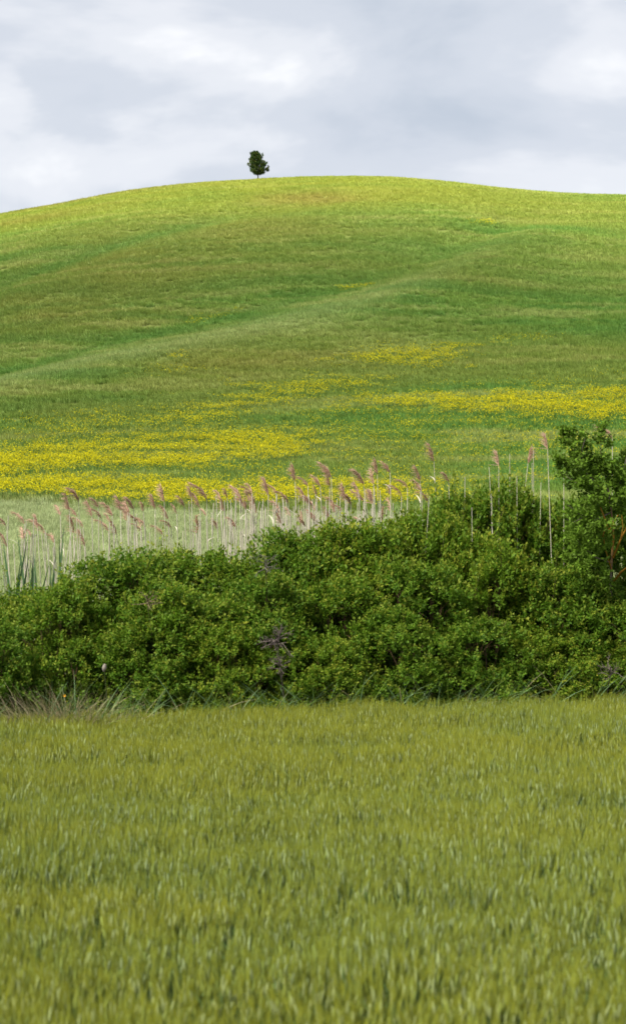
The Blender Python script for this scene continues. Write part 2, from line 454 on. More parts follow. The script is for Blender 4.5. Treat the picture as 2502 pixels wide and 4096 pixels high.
# ------------------------------------------------------------------ barley field
def barley_clump(k):
    g = Geo(); n = 15
    for a in range(n):
        x, y = rng.uniform(-0.15, 0.15, 2)
        h = rng.uniform(0.60, 0.80)
        lean = rng.normal(0, 0.03, 2)
        base = np.array([x, y, 0.0]); top = base + np.array([lean[0] * h, lean[1] * h, h])
        st = np.array([0.115, 0.185, 0.085]) * rng.uniform(0.8, 1.2)
        mid = (base + top) / 2 + np.array([*(rng.normal(0, 0.01, 2)), 0])
        add_tube(g, [base, mid, top], [0.0028, 0.0025, 0.002], 3, st)
        # leaf blades
        nb = 3
        hb = rng.uniform(0.35, 0.9, nb)
        th = rng.uniform(0, 2 * np.pi, nb)
        add_blades(g, base + (top - base) * hb[:, None], np.stack([np.cos(th) * 0.32, np.sin(th) * 0.32, np.ones(nb)], 1), rng.uniform(0.15, 0.5, nb), rng.uniform(0.14, 0.24, nb), 0.011, np.array([0.120, 0.195, 0.062]) * rng.uniform(0.8, 1.2), 3)
        # ear
        el_ = rng.uniform(0.085, 0.13)
        nod = unit(np.array([lean[0] * 2 + rng.normal(0, 0.08), lean[1] * 2 + rng.normal(0, 0.10), 1.0]))
        ec = np.array([0.245, 0.29, 0.075]) * rng.uniform(0.8, 1.3)
        if rng.random() < 0.34: ec = np.array([0.38, 0.43, 0.21]) * rng.uniform(0.9, 1.2)
        tt = np.array([0, 0.15, 0.5, 0.85, 1.0])
        pts = top + nod * (el_ * tt)[:, None] + np.array([-0.008, 0, 0]) * (tt ** 2)[:, None]
        add_tube(g, pts, [0.002, 0.0078, 0.0092, 0.0062, 0.001], 5, ec)
        # awns
        na = 20
        s = rng.uniform(0.05, 1.0, na)
        b = top + nod * (el_ * s)[:, None]
        d = unit(nod + rng.normal(0, 0.11, (na, 3)) + np.array([-0.01, 0, 0]))
        ln = rng.uniform(0.09, 0.15, na)
        sd = unit(np.cross(d, rnd_dir(na))) * 0.0013
        v = np.stack([b - sd, b + sd, b + d * ln[:, None]], 1).reshape(-1, 3)
        g.add(v, tris=np.arange(3 * na).reshape(na, 3), col=np.array([0.290, 0.305, 0.040]) * rng.uniform(0.85, 1.15))
    return g.mesh('barley_clump', M_crop)
step = 0.19
bx, by = np.meshgrid(np.arange(-9.5, 9.5, step), np.arange(7.5, 33, step), indexing='ij')
bx = bx.ravel() + rng.uniform(-0.1, 0.1, bx.size); by = by.ravel() + rng.uniform(-0.1, 0.1, by.size)
keep = (np.abs(bx) < 0.185 * by + 2.2) & (by < barley_border(bx))
bx, by = bx[keep], by[keep]
n = len(bx)
gold = fbm(bx / 3.0, by / 1.6, 61, 3)
tint = np.ones((n, 3)) * rng.uniform(0.86, 1.06, (n, 1))
tint = tint * lerp(np.broadcast_to(np.array([0.92, 1.0, 0.96]), (n, 3)), (1.02, 1.04, 0.85), sstep(0.36, 0.62, gold))
hs = 0.92 + 0.30 * (fbm(bx / 1.3, by / 1.0, 66, 3) - 0.5)
scatter('barley_crop', np.stack([bx, by, terrain(bx, by) - 0.02], 1),
        np.stack([rng.normal(0, 0.03, n), rng.normal(0.0, 0.03, n), rng.uniform(-3.1, 3.1, n)], 1),
        np.stack([np.ones(n), np.ones(n), hs * rng.uniform(0.95, 1.05, n)], 1), tint, rng.integers(0, 10, n), [barley_clump(k) for k in range(10)])
tag(bpy.data.objects['barley_crop'], 'green barley crop with pale ears filling the foreground field', 'barley', kind='stuff')

# ------------------------------------------------------------------ wheat and pale crop on the hill, mustard in flower
def crop_clump(n, size, h0, h1, width):
    g = Geo()
    b = np.stack([rng.uniform(-size, size, n), rng.uniform(-size, size, n), np.full(n, -0.05)], 1)
    d = np.stack([rng.normal(-0.12, 0.16, n), rng.normal(0, 0.16, n), np.ones(n)], 1)
    c = np.ones((n, 3)) * rng.uniform(0.89, 1.11, (n, 1)) * (1 + rng.normal(0, 0.03, (n, 3)))
    add_blades(g, b, d, rng.uniform(0.02, 0.30, n), rng.uniform(h0, h1, n), width, c * 0.9, 2, c * np.array([1.12, 1.08, 1.05]))
    return g.mesh('wheat_clump', M_crop)
def sample_field(y0, y1, dens, margin):
    ys = []; xs = []
    for a in np.arange(y0, y1, 5.0):
        w = 0.18 * a + margin
        m = int(dens(a + 2.5) * 5.0 * 2 * w)
        xs.append(rng.uniform(-w, w, m)); ys.append(rng.uniform(a, a + 5.0, m))
    return np.concatenate(xs), np.concatenate(ys)
hx, hy = sample_field(66, 402, lambda a: 2.3 if a < 180 else (1.9 if a < 280 else 1.6), 9)
far = hy > pale_border(hx) + rng.normal(0, 0.4, len(hx))
hx, hy = hx[far], hy[far]; n = len(hx)
tall = 0.95 + 0.5 * (fbm((hx + 0.25 * hy) / 12, (hy - 0.2 * hx) / 3.5, 71, 3) - 0.5)
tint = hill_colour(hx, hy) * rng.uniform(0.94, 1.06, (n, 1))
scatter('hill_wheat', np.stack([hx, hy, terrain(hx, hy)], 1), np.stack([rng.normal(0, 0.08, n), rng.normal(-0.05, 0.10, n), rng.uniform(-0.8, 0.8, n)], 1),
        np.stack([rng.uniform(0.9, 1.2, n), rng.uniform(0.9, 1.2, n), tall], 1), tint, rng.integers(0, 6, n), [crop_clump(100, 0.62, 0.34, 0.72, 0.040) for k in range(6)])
tag(bpy.data.objects['hill_wheat'], 'green wheat covering the rounded hill up to its crest', 'wheat', kind='stuff')
px_, py_ = sample_field(36, 118, lambda a: 3.2 if a < 80 else 2.2, 9)
near = py_ < pale_border(px_) + rng.normal(0, 0.3, len(px_))
px_, py_ = px_[near], py_[near]; n = len(px_)
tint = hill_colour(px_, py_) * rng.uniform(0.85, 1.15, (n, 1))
scatter('pale_green_crop', np.stack([px_, py_, terrain(px_, py_)], 1), np.stack([rng.normal(0, 0.08, n), rng.normal(-0.03, 0.08, n), rng.uniform(-3, 3, n)], 1),
        np.stack([np.ones(n), np.ones(n), rng.uniform(0.8, 1.2, n)], 1), tint, rng.integers(0, 5, n), [crop_clump(80, 0.5, 0.22, 0.42, 0.022) for k in range(5)])
tag(bpy.data.objects['pale_green_crop'], 'pale green young crop in the flat field behind the reeds', 'crop', kind='stuff')

PATCHES = [   # outline on the ground, density of flower heads
    ([(-400, 1850), (0, 1828), (250, 1800), (600, 1768), (1000, 1735), (1230, 1765), (1180, 1850), (900, 1905), (500, 1885), (200, 1900), (-400, 1925)], 0.52),
    ([(-400, 1845), (0, 1830), (300, 1815), (620, 1800), (560, 1835), (350, 1875), (0, 1895), (-400, 1900)], 0.85),
    ([(-400, 1910), (0, 1910), (300, 1935), (700, 1965), (1100, 1985), (1700, 1995), (1750, 2050), (1200, 2052), (800, 2045), (420, 2030), (200, 2010), (-400, 2008)], 0.85),
    ([(-400, 1915), (0, 1918), (350, 1950), (700, 1975), (700, 2010), (350, 1985), (0, 1965), (-400, 1960)], 0.9),
    ([(1000, 1960), (1250, 1945), (1650, 1965), (1700, 2045), (1100, 2050)], 1.0),
    ([(1330, 1652), (1600, 1612), (2000, 1606), (2350, 1585), (2900, 1590), (2900, 1720), (2400, 1690), (2000, 1665), (1700, 1650)], 1.15),
    ([(1400, 1440), (1600, 1405), (1900, 1385), (1800, 1430), (1700, 1490), (1400, 1480)], 0.40),
    ([(560, 1740), (760, 1690), (950, 1625), (1150, 1545), (1420, 1515), (1450, 1560), (1200, 1590), (1000, 1650), (850, 1700), (650, 1760)], 0.50),
    ([(200, 1700), (800, 1640), (1000, 1660), (600, 1745), (250, 1760)], 0.25),
    ([(1250, 1720), (1700, 1690), (2350, 1730), (2300, 1830), (1500, 1850)], 0.12),
    ([(-200, 1700), (2800, 1480), (2900, 1950), (1000, 2030), (-200, 1930)], 0.06),
    ([(730, 1300), (940, 1255), (950, 1264), (745, 1312)], 0.5),
    ([(1330, 1165), (1470, 1150), (1480, 1160), (1340, 1176)], 0.4),
    ([(1890, 900), (2060, 880), (2080, 890), (1900, 910)], 0.4),
    ([(1950, 1375), (2200, 1355), (2210, 1368), (1960, 1392)], 0.25),
    ([(680, 1445), (720, 1430), (760, 1438), (700, 1452)], 0.4),
    ([(560, 1500), (830, 1475), (850, 1495), (580, 1525)], 0.15),
]
def mustard_clump(n):
    g = Geo()
    p = np.stack([rng.uniform(-0.7, 0.7, n), rng.uniform(-0.7, 0.7, n), rng.uniform(0.48, 0.78, n)], 1)
    for a in p:
        r = rng.uniform(0.016, 0.038)
        m = 5
        q = a + rng.normal(0, r * 0.7, (m, 3))
        add_leaves(g, q, rnd_dir(m) * [1, 1, 0.5], rnd_dir(m) + [0, -0.4, 0.8], r * 1.7, r * 1.6, np.array([0.58, 0.53, 0.010]) * rng.uniform(0.8, 1.2))
    b = p.copy(); b[:, 2] = 0.1
    add_blades(g, b, np.array([[0, 0, 1.0]]) + rng.normal(0, 0.03, (n, 3)), 0.03, p[:, 2] - 0.1, 0.02, (0.085, 0.17, 0.04), 2)
    return g.mesh('mustard_clump', M_petal)
fx, fy = sample_field(100, 300, lambda a: 3.8, 9)
jx = (fbm(fx / 3, fy / 3, 81) - 0.5) * 7 + rng.normal(0, 1.8, len(fx)); jy = (fbm(fx / 4, fy / 3, 85) - 0.5) * 6 + rng.normal(0, 1.8, len(fx))
dens = np.zeros(len(fx))
for poly, w in PATCHES:
    small = 0.35 if len(poly) == 4 and w < 0.6 else 1.0
    dens = np.maximum(dens, w * in_poly(fx + jx * small, fy + jy * small, world_poly(poly)))
dens *= 0.45 + 1.1 * sstep(0.30, 0.62, fbm((fx + 0.2 * fy) / 9, fy / 3.0, 91, 3))
thin = dens < 0.42
keep = (rng.random(len(fx)) < np.where(thin, dens * 2.4, dens)) & (fy > pale_border(fx) + 0.3)
fx, fy, thin = fx[keep], fy[keep], thin[keep]; n = len(fx)
print('mustard clumps', n)
scatter('mustard_flowers', np.stack([fx, fy, terrain(fx, fy)], 1), np.stack([rng.normal(0, 0.05, n), rng.normal(0, 0.05, n), rng.uniform(-3, 3, n)], 1),
        np.stack([rng.uniform(0.9, 1.15, n)] * 3, 1), np.ones((n, 3)) * rng.uniform(0.85, 1.15, (n, 1)), rng.integers(0, 5, n) + np.where(thin, 5, 0), [mustard_clump(5) for k in range(5)] + [mustard_clump(22) for k in range(5)])
tag(bpy.data.objects['mustard_flowers'], 'yellow mustard flowers in drifts across the lower hill', 'flowers', kind='stuff')

# ------------------------------------------------------------------ cypress on the crest
def build_cypress():
    px = 1031
    ys = np.arange(350, 400, 0.5); u = (px - CX) / F
    Yc = ys[np.argmax((terrain(u * ys, ys) - CZ) / ys)] - 2.0
    b = np.array([u * Yc, Yc, terrain(u * Yc, Yc)])
    root = tag(link('cypress_tree', None, loc=b), 'small dark cypress standing alone on the crest of the hill', 'tree')
    S = Yc / F                                   # metres per photograph pixel there
    H = 119 * S
    g = Geo()
    add_tube(g, [[0, 0, -0.3], [0.02, 0, 0.2 * H], [-0.05, 0.05, 0.55 * H], [-0.25, 0, 0.9 * H]], [0.13, 0.11, 0.08, 0.02], 7, (0.075, 0.06, 0.05))
    link('trunk', g.mesh('cypress_trunk', M_bark, True), root)
    # crown: half widths (left, right) of the outline by height, in photograph pixels
    hh = np.array([23, 27, 34, 42, 53, 63, 73, 83, 94, 104, 110]) / 116 * H
    lf = np.array([-6, -18, -27, -31, -32, -34, -30, -30, -22, -24, -17]) * S
    rt = np.array([12, 20, 29, 32, 28, 27, 20, 12, 9, 2, -6]) * S
    g = Geo()
    nb = 760
    hz = rng.uniform(hh[0], hh[-1], nb); th = rng.uniform(0, 2 * np.pi, nb)
    l, r = np.interp(hz, hh, lf), np.interp(hz, hh, rt)
    c, w = (l + r) / 2, (r - l) / 2
    q = np.sqrt(rng.uniform(0.02, 1.0, nb)) * rng.uniform(0.8, 1.05, nb)
    P = np.stack([c + w * q * np.cos(th), w * q * np.sin(th) * 0.95, hz], 1)
    D = np.stack([np.cos(th) * 0.7, np.sin(th) * 0.7, np.full(nb, 0.75)], 1)
    # loose sprigs that stick out on the right and at the ragged top
    for (dx, dz, n2) in ((27, 60, 8), (31, 66, 5), (34, 44, 9), (39, 50, 6), (37, 38, 6), (15, 92, 3), (17, 99, 3), (14, 102, 2), (-26, 105, 5), (-32, 80, 5), (-36, 62, 4), (24, 70, 5)):
        P = np.concatenate([P, np.array([dx, 0, dz]) * S + rng.normal(0, 0.10, (n2, 3))]); D = np.concatenate([D, np.array([[0.3 * np.sign(dx), 0, 1.0]]).repeat(n2, 0)])
    for p, d in zip(P, unit(D)):
        m = 34
        t = rng.uniform(0, 1, m)
        pos = p + d * (t * 0.42)[:, None] + rng.normal(0, 0.085, (m, 3)) * (1.15 - t)[:, None]
        dd = unit(d + rng.normal(0, 0.45, (m, 3)))
        col = np.array([0.036, 0.070, 0.014]) * rng.uniform(0.6, 1.4)
        if rng.random() < 0.3: col = np.array([0.080, 0.100, 0.018]) * rng.uniform(0.8, 1.2)
        add_leaves(g, pos, dd, rnd_dir(m), rng.uniform(0.14, 0.28, m), rng.uniform(0.05, 0.09, m), col * rng.uniform(0.8, 1.2, (m, 1)))
    link('crown', g.mesh('cypress_crown', M_needle), root)
    for x0, z0, x1, z1 in ((4, 84, 17, 100), (4, 84, 21, 88), (10, 50, 30, 68), (8, 36, 38, 52), (-10, 96, -30, 108)):
        g = Geo()
        a, e_ = np.array([x0, 0, z0]) * S, np.array([x1, 0, z1]) * S
        add_tube(g, [a, (a + e_) / 2 + [0.1 * np.sign(x1), 0, -0.15], e_], [0.05, 0.035, 0.012], 4, (0.07, 0.06, 0.045))
        link('branch', g.mesh('cypress_branch', M_bark, True), root)
build_cypress()

# ------------------------------------------------------------------ hedge shrubs
LEAF_OLD, LEAF_MID, LEAF_TIP = np.array([0.066, 0.148, 0.010]), np.array([0.118, 0.215, 0.014]), np.array([0.30, 0.32, 0.036])
def shrub_meshes(nl=36, per=17, shoots=7, leaf=0.066, h=2.6, r=1.25):
    """A spreading thicket shrub of height h, radius r: lobes of leafy shoots on a bundle of thin stems."""
    g = Geo(); gs = Geo()
    el_ = np.arcsin(np.where(np.arange(nl) < 11, rng.uniform(0.0, 0.2, nl), rng.uniform(0.12, 1.0, nl))); th = np.arange(nl) * 2.39996 + rng.uniform(-0.4, 0.4, nl)
    rad = rng.uniform(0.34, 0.60, nl)
    C = np.stack([np.cos(th) * np.cos(el_) * (r - rad * 0.8), np.sin(th) * np.cos(el_) * (r - rad * 0.8), 0.30 + np.sin(el_) * (h - 0.25 - rad)], 1)
    for c, R in zip(C, rad):
        outd = unit(c * [1, 1, 0.6])
        m = int(per * (R / 0.45) ** 2)
        d = unit(rnd_dir(m) + outd * 0.40 + [0, 0, 0.55])
        cc = c + d * R * rng.uniform(0.55, 1.06, (m, 1)) * [1, 1, 0.78]
        # shoots of each clump
        s = np.repeat(np.arange(m), shoots)
        base = cc[s] + rng.normal(0, 0.048, (len(s), 3))
        sd = unit(d[s] * 0.75 + [0, 0, 0.55] + rng.normal(0, 0.36, (len(s), 3)))
        sl = rng.uniform(0.08, 0.16, len(s)) + rng.uniform(0.0, 0.16, m)[s]
        k = 8
        t = np.tile(np.linspace(0.10, 1.0, k) ** 0.6, len(s)); ss = np.repeat(np.arange(len(s)), k)
        pos = base[ss] + sd[ss] * (sl[ss] * t)[:, None] + rng.normal(0, 0.012, (len(ss), 3))
        ld = unit(sd[ss] * (0.35 + 0.6 * t[:, None]) + rnd_dir(len(ss)) * 0.85)
        nr = unit(rnd_dir(len(ss)) * 0.6 + [0, 0, 0.8] + d[s][ss] * 0.4)
        base_c = LEAF_OLD + (LEAF_MID - LEAF_OLD) * rng.uniform(0, 1, (len(ss), 1))
        tipw = sstep(0.70, 0.95, t)[:, None] * (rng.uniform(0.0, 1.0, (m, 1))[s] * rng.uniform(0.45, 1.0, (len(s), 1)))[ss]
        col = base_c * (1 - tipw) + LEAF_TIP * tipw
        add_leaves(g, pos, ld, nr, leaf * rng.uniform(0.7, 1.25, len(ss)) * (1 - 0.25 * tipw[:, 0]), leaf * 0.56 * rng.uniform(0.8, 1.2, len(ss)), col * rng.uniform(0.82, 1.2, (len(ss), 1)), 0.08)
        # a stem from the ground into the lobe with a few twigs
        b = np.array([c[0] * 0.25 + rng.normal(0, 0.1), c[1] * 0.25 + rng.normal(0, 0.1), -0.05])
        mid = (b + c) / 2 + rng.normal(0, 0.10, 3) + [0, 0, 0.12]
        add_tube(gs, [b, mid, c], [0.018, 0.013, 0.007], 5, np.array([0.085, 0.060, 0.038]) * rng.uniform(0.7, 1.2))
        for e_ in cc[::4]:
            add_tube(gs, [c * 0.6 + mid * 0.4, (c + e_) / 2 + rng.normal(0, 0.04, 3), e_], [0.009, 0.006, 0.003], 3, np.array([0.12, 0.075, 0.045]) * rng.uniform(0.7, 1.2))
    # stray leading shoots that break the outline
    for q in range(26):
        c = C[rng.integers(nl)]; d = unit(c * [0.5, 0.5, 0.0] + [0, 0, 1.0] + rng.normal(0, 0.35, 3))
        b = c + d * 0.30; ln = rng.uniform(0.25, 0.62); k = int(ln * 60)
        t = rng.uniform(0, 1, k)
        bow = rng.normal(0, 0.10, 3)
        pos = b + d * (ln * t)[:, None] + bow * (t ** 2)[:, None] + rng.normal(0, 0.022, (k, 3))
        col = LEAF_MID + (LEAF_TIP - LEAF_MID) * (t * rng.uniform(0.2, 0.9))[:, None]
        add_leaves(g, pos, unit(d + rnd_dir(k) * 1.1), unit(rnd_dir(k) * 0.6 + [0, 0, 0.8]), leaf * rng.uniform(0.7, 1.2, k), leaf * 0.55, col * rng.uniform(0.85, 1.15, (k, 1)), 0.08)
        add_tube(gs, [c, b, b + d * ln * 0.5 + bow * 0.25, b + d * ln + bow], [0.006, 0.005, 0.004, 0.002], 3, (0.10, 0.08, 0.04))
    return g.mesh('shrub_crown', M_leaf), gs.mesh('shrub_trunk', M_bark)
VARIANTS = [shrub_meshes() for k in range(5)]
def shrub(px, top, Yd, width, var, label, rz, group='shrubs of the hedge', name='hedge_shrub'):
    x = (px - CX) / F * Yd
    ztop = CZ - (top - CY) / F * Yd
    o = tag(link(name, None, loc=(x, Yd, 0)), label, 'shrub', group)
    o.rotation_euler = (0, 0, rz)
    o.scale = (width / 2.25, width / 2.25, ztop / 2.68)
    cm, tm = VARIANTS[var]
    link('crown', cm, o); link('trunk', tm, o)
    return o
HEDGE = [  # centre px, top py, distance, width m, variant, label
    # back row, left to right
    (-330, 2290, 31.0, 2.9, 1, 'hedge shrub mostly cut off by the left edge beside the green reed blades'),
    (110, 2330, 31.6, 2.0, 3, 'low dark shrub under the green reed blades at left'),
    (480, 2185, 31.0, 3.0, 0, 'rounded shrub with the left shoulder of the hedge under brown reed plumes'),
    (830, 2190, 31.6, 2.8, 2, 'shrub at the hedge top below the leftmost dense pale reeds'),
    (1150, 2130, 32.0, 2.8, 4, 'hedge shrub before the palest thicket of reed stems at centre'),
    (1430, 2085, 32.2, 2.7, 1, 'hedge shrub right of the pale reed stems where the top starts to climb'),
    (1690, 2010, 32.6, 2.6, 3, 'hedge shrub on the climbing top line with a tall leaning reed above'),
    (1990, 1905, 33.2, 2.5, 0, 'tall hedge shrub with two bare reeds and a drooping plume over it'),
    (2220, 1985, 33.2, 2.4, 2, 'hedge shrub directly left of the tall broad-leaved bush'),
    (2560, 1900, 34.0, 3.0, 4, 'dark shrub behind the tall broad-leaved bush at right edge'),
    (660, 2215, 32.0, 2.5, 4, 'hedge top shrub between the left shoulder and the leftmost dense reeds'),
    (1290, 2125, 32.6, 2.5, 0, 'hedge top shrub below the right half of the pale reed thicket'),
    (1560, 2060, 33.0, 2.4, 2, 'hedge top shrub beneath the slender dark-plumed reed'),
    (1840, 1975, 33.2, 2.5, 1, 'hedge top shrub just left of the tallest hedge shrub'),
    (2110, 1955, 33.6, 2.4, 3, 'hedge top shrub right of the tallest hedge shrub, behind the straight reed'),
    # middle row
    (270, 2330, 29.9, 2.1, 4, 'shrub with a dark hollow beneath it above the dry grass clump'),
    (680, 2300, 30.0, 2.4, 3, 'full shrub in the left half of the hedge, middle tier'),
    (1030, 2300, 30.5, 2.3, 1, 'middle-tier shrub above the grey dead twigs'),
    (1340, 2290, 30.9, 2.3, 0, 'middle-tier shrub at the centre right of the dead twigs'),
    (1650, 2230, 31.2, 2.5, 2, 'broad middle-tier shrub with yellowish tips right of centre'),
    (1950, 2150, 31.8, 2.4, 4, 'yellow-tipped shrub below the two bare reeds'),
    (2230, 2270, 31.7, 2.3, 1, 'shrub left of the orange lichened branches'),
    (2540, 2340, 31.8, 2.2, 0, 'shrub beneath the orange lichened branches at right edge'),
    # front row
    (-60, 2450, 28.6, 1.8, 2, 'front shrub filling the lower left corner of the hedge'),
    (600, 2470, 29.2, 2.1, 0, 'front shrub right of the dry grass clump and the pale seed pod'),
    (900, 2500, 29.2, 1.9, 4, 'front shrub left of the grey dead twigs'),
    (1270, 2530, 29.6, 1.9, 3, 'front shrub right of the grey dead twigs'),
    (1580, 2430, 29.9, 2.1, 1, 'front shrub at right of centre above arching grass'),
    (1900, 2460, 30.3, 2.1, 2, 'front shrub with dark brown hollow above it'),
    (2210, 2500, 30.7, 2.0, 0, 'front shrub near the right end behind tall pale grass stems'),
    (2500, 2560, 31.0, 1.9, 3, 'front shrub at the lower right edge of the hedge'),
]
for k, (px, top, Yd, wd, var, lab) in enumerate(HEDGE):
    Yd += 0.6 if lab.startswith('front') else 0.35
    shrub(px, top, Yd, wd, var, lab, rng.uniform(0, 6.28))

# ------------------------------------------------------------------ tall broad-leaved bush with lichened limbs at the right edge
def build_tall_bush():
    b = at(2400, 2800, 32.2); b[2] = 0
    root = tag(link('broad_leaved_bush', None, loc=b), 'tall broad-leaved bush with orange lichened limbs rising above the hedge at right', 'bush')
    Yb = 32.2
    def P(px, py, dy=0.0): return at(px, py, Yb + dy) - b
    def limb(pts, r0, r1, col):
        g = Geo(); pts = np.array(pts); k = len(pts)
        add_tube(g, pts, np.linspace(r0, r1, k), 6, col)
        return g
    bark, lichen = np.array([0.12, 0.10, 0.08]), np.array([0.27, 0.135, 0.018])
    trunk = limb([P(2440, 2830), P(2445, 2500), P(2440, 2300, -.1), P(2452, 2150, -.15), P(2440, 2000)], 0.035, 0.014, np.array([bark, bark, bark, lichen, bark]))
    link('trunk', trunk.mesh('bush_trunk', M_bark, True), root)
    limbs = [
        ([P(2440, 2010), P(2400, 1950, -.1), P(2330, 1880, -.1), P(2290, 1800), P(2255, 1735)], 0.025, 0.006, bark),
        ([P(2440, 2010), P(2420, 1900, .1), P(2400, 1800), P(2408, 1720)], 0.022, 0.005, bark),
        ([P(2330, 1880, -.1), P(2325, 1800, -.2), P(2340, 1750, -.2)], 0.012, 0.004, bark),
        ([P(2440, 2010), P(2480, 1930), P(2500, 1850), P(2510, 1800)], 0.02, 0.006, bark),
        ([P(2400, 1950, -.1), P(2300, 1930, -.3), P(2230, 1880, -.3)], 0.012, 0.004, bark),
        ([P(2450, 2180, -.15), P(2420, 2080, -.4), P(2400, 2030, -.5)], 0.018, 0.008, lichen),
        ([P(2450, 2230, -.15), P(2480, 2160, -.4), P(2520, 2080, -.5)], 0.02, 0.010, lichen),
        ([P(2450, 2330, -.15), P(2480, 2290, -.4), P(2530, 2250, -.6)], 0.022, 0.012, lichen),
        ([P(2452, 2160, -.2), P(2435, 2120, -.4), P(2470, 2060, -.5)], 0.012, 0.006, lichen),
        ([P(2445, 2280, -.2), P(2420, 2200, -.4), P(2410, 2140, -.5), P(2425, 2100, -.5)], 0.012, 0.006, lichen),
        ([P(2480, 2160, -.4), P(2490, 2110, -.5), P(2485, 2060, -.5)], 0.009, 0.004, lichen),
        ([P(2440, 2050), P(2380, 2080, -.4), P(2320, 2060, -.6), P(2270, 2020, -.7)], 0.014, 0.005, bark),
        ([P(2440, 2250, -.1), P(2380, 2230, -.5), P(2320, 2180, -.7), P(2290, 2130, -.8)], 0.014, 0.005, bark),
        ([P(2330, 2070, -.6), P(2290, 2090, -.8), P(2260, 2075, -.9)], 0.006, 0.003, bark),
    ]
    for pts, r0, r1, col in limbs:
        o = link('branch', limb(pts, r0, r1, col).mesh('bush_branch', M_bark, True), root)
        if col is lichen: o['label'] = 'bare branch crusted with orange lichen'
    g = Geo()
    cl = []      # leaf sprays: px, py, depth, radius px, sprigs
    for row in ((2258, 1745, 0, 26, 7), (2290, 1740, 0, 28, 7), (2330, 1755, -.1, 22, 5), (2345, 1790, 0, 26, 6), (2408, 1722, 0, 18, 5), (2398, 1765, 0, 24, 5), (2435, 1790, 0, 20, 5), (2270, 1790, -.1, 28, 7), (2300, 1830, -.1, 32, 9), (2350, 1840, 0, 34, 9), (2400, 1850, 0, 32, 8), (2225, 1855, -.2, 26, 6), (2262, 1870, -.2, 30, 8), (2310, 1890, -.2, 36, 9), (2370, 1900, 0, 38, 10), (2430, 1890, 0, 36, 9), (2490, 1850, .2, 30, 8), (2500, 1900, 0, 34, 8), (2460, 1950, 0, 40, 10), (2390, 1960, -.2, 42, 11), (2330, 1950, -.3, 36, 9), (2240, 1910, -.2, 18, 4), (2500, 1990, -.1, 36, 9), (2430, 2010, -.3, 30, 7), (2360, 2020, -.4, 34, 8), (2310, 2060, -.6, 36, 9), (2360, 2080, -.6, 28, 6), (2290, 2150, -.8, 36, 8), (2340, 2160, -.8, 36, 8), (2390, 2130, -.7, 26, 6), (2330, 2220, -.8, 34, 7), (2390, 2200, -.6, 26, 6), (2430, 2110, -.7, 18, 4), (2560, 1880, 0, 50, 12), (2570, 2000, 0, 50, 12), (2540, 2120, .2, 40, 9), (2275, 2240, -.6, 30, 6)):
        cl.append(row[:4] + (int(row[4] * 1.7),))
    for k in range(64):                                    # inner and lower foliage that joins the bush to the hedge
        px = rng.uniform(2270, 2620); cl.append((px, rng.uniform(1850 + max(0, 2330 - px) * 1.2, 2420), rng.uniform(-0.5, 1.0), 42, 12))
    for px, py, dy, rp, ns in cl:
        R = rp / F * Yb
        base = P(px, py, dy) + rnd_dir(ns) * R * rng.uniform(0.2, 1.0, (ns, 1))
        sd = unit(rnd_dir(ns) * 0.7 + [-0.1, -0.15, 0.8])
        k = 13
        t = np.tile(np.linspace(0.0, 1.0, k), ns); ss = np.repeat(np.arange(ns), k)
        pos = base[ss] + sd[ss] * (0.17 * t)[:, None] + rng.normal(0, 0.012, (len(ss), 3))
        ld = unit(sd[ss] * 0.55 + rnd_dir(len(ss)) * 0.8)
        cc = np.array([0.105, 0.182, 0.017]) * rng.uniform(0.75, 1.5, (ns, 1))[ss] * rng.uniform(0.85, 1.2, (len(ss), 1))
        add_leaves(g, pos, ld, unit(rnd_dir(len(ss)) * 0.7 + [0, -0.3, 0.7]), rng.uniform(0.06, 0.095, len(ss)), rng.uniform(0.036, 0.056, len(ss)), cc, 0.07)
    link('crown', g.mesh('bush_crown', M_broad), root)
build_tall_bush()

# ------------------------------------------------------------------ dry reeds behind the hedge
def plume_mesh(seed):
    g = Geo()
    L_ = rng.uniform(0.32, 0.42); dr = rng.uniform(0.10, 0.85)
    t = np.linspace(0, 1, 6)
    ra = np.stack([-dr * L_ * t ** 1.7, 0.1 * L_ * t * rng.normal(0, 1), L_ * (t - 0.45 * dr * t ** 2.2)], 1)
    c0 = np.array([0.55, 0.375, 0.275])
    add_tube(g, ra, np.linspace(0.005, 0.002, 6), 3, c0)
    n = 135
    s = rng.uniform(0.0, 0.95, n)
    b = np.stack([np.interp(s, t, ra[:, a]) for a in range(3)], 1)
    tan = np.stack([np.interp(s, t, np.gradient(ra[:, a], t)) for a in range(3)], 1)
    d = unit(unit(tan) * 0.9 + np.array([-0.50, 0, -0.05]) + rng.normal(0, 0.32, (n, 3)))
    ln = rng.uniform(0.05, 0.17, n) * (1.15 - 0.6 * s)
    add_blades(g, b, d, 0.25, ln * 1.4, 0.0095, c0 * rng.uniform(0.75, 1.3, (n, 1)), 2)
    return g.mesh('reed_plume', M_plume)
def stem_mesh(broken):
    g = Geo()
    k = 6; t = np.linspace(0, 1, k)
    w = rng.normal(0, 0.016)
    p = np.stack([w * np.sin(t * 3.1), np.zeros(k), t], 1)
    c = np.array([0.58, 0.53, 0.43]) * rng.uniform(0.8, 1.15)
    add_tube(g, p, np.linspace(0.0115, 0.0065, k), 4, c)
    return g.mesh('reed_stem', M_straw)
def reed_leaf_mesh():
    g = Geo()
    add_blades(g, np.zeros((1, 3)), np.array([[-0.55, 0, 1.0]]), 0.55, rng.uniform(0.18, 0.38), 0.022, (0.52, 0.48, 0.38), 4)
    return g.mesh('reed_leaf', M_straw)
PLUMES = [plume_mesh(k) for k in range(14)]
STEMS = [stem_mesh(False) for k in range(6)]
RLEAF = [reed_leaf_mesh() for k in range(5)]
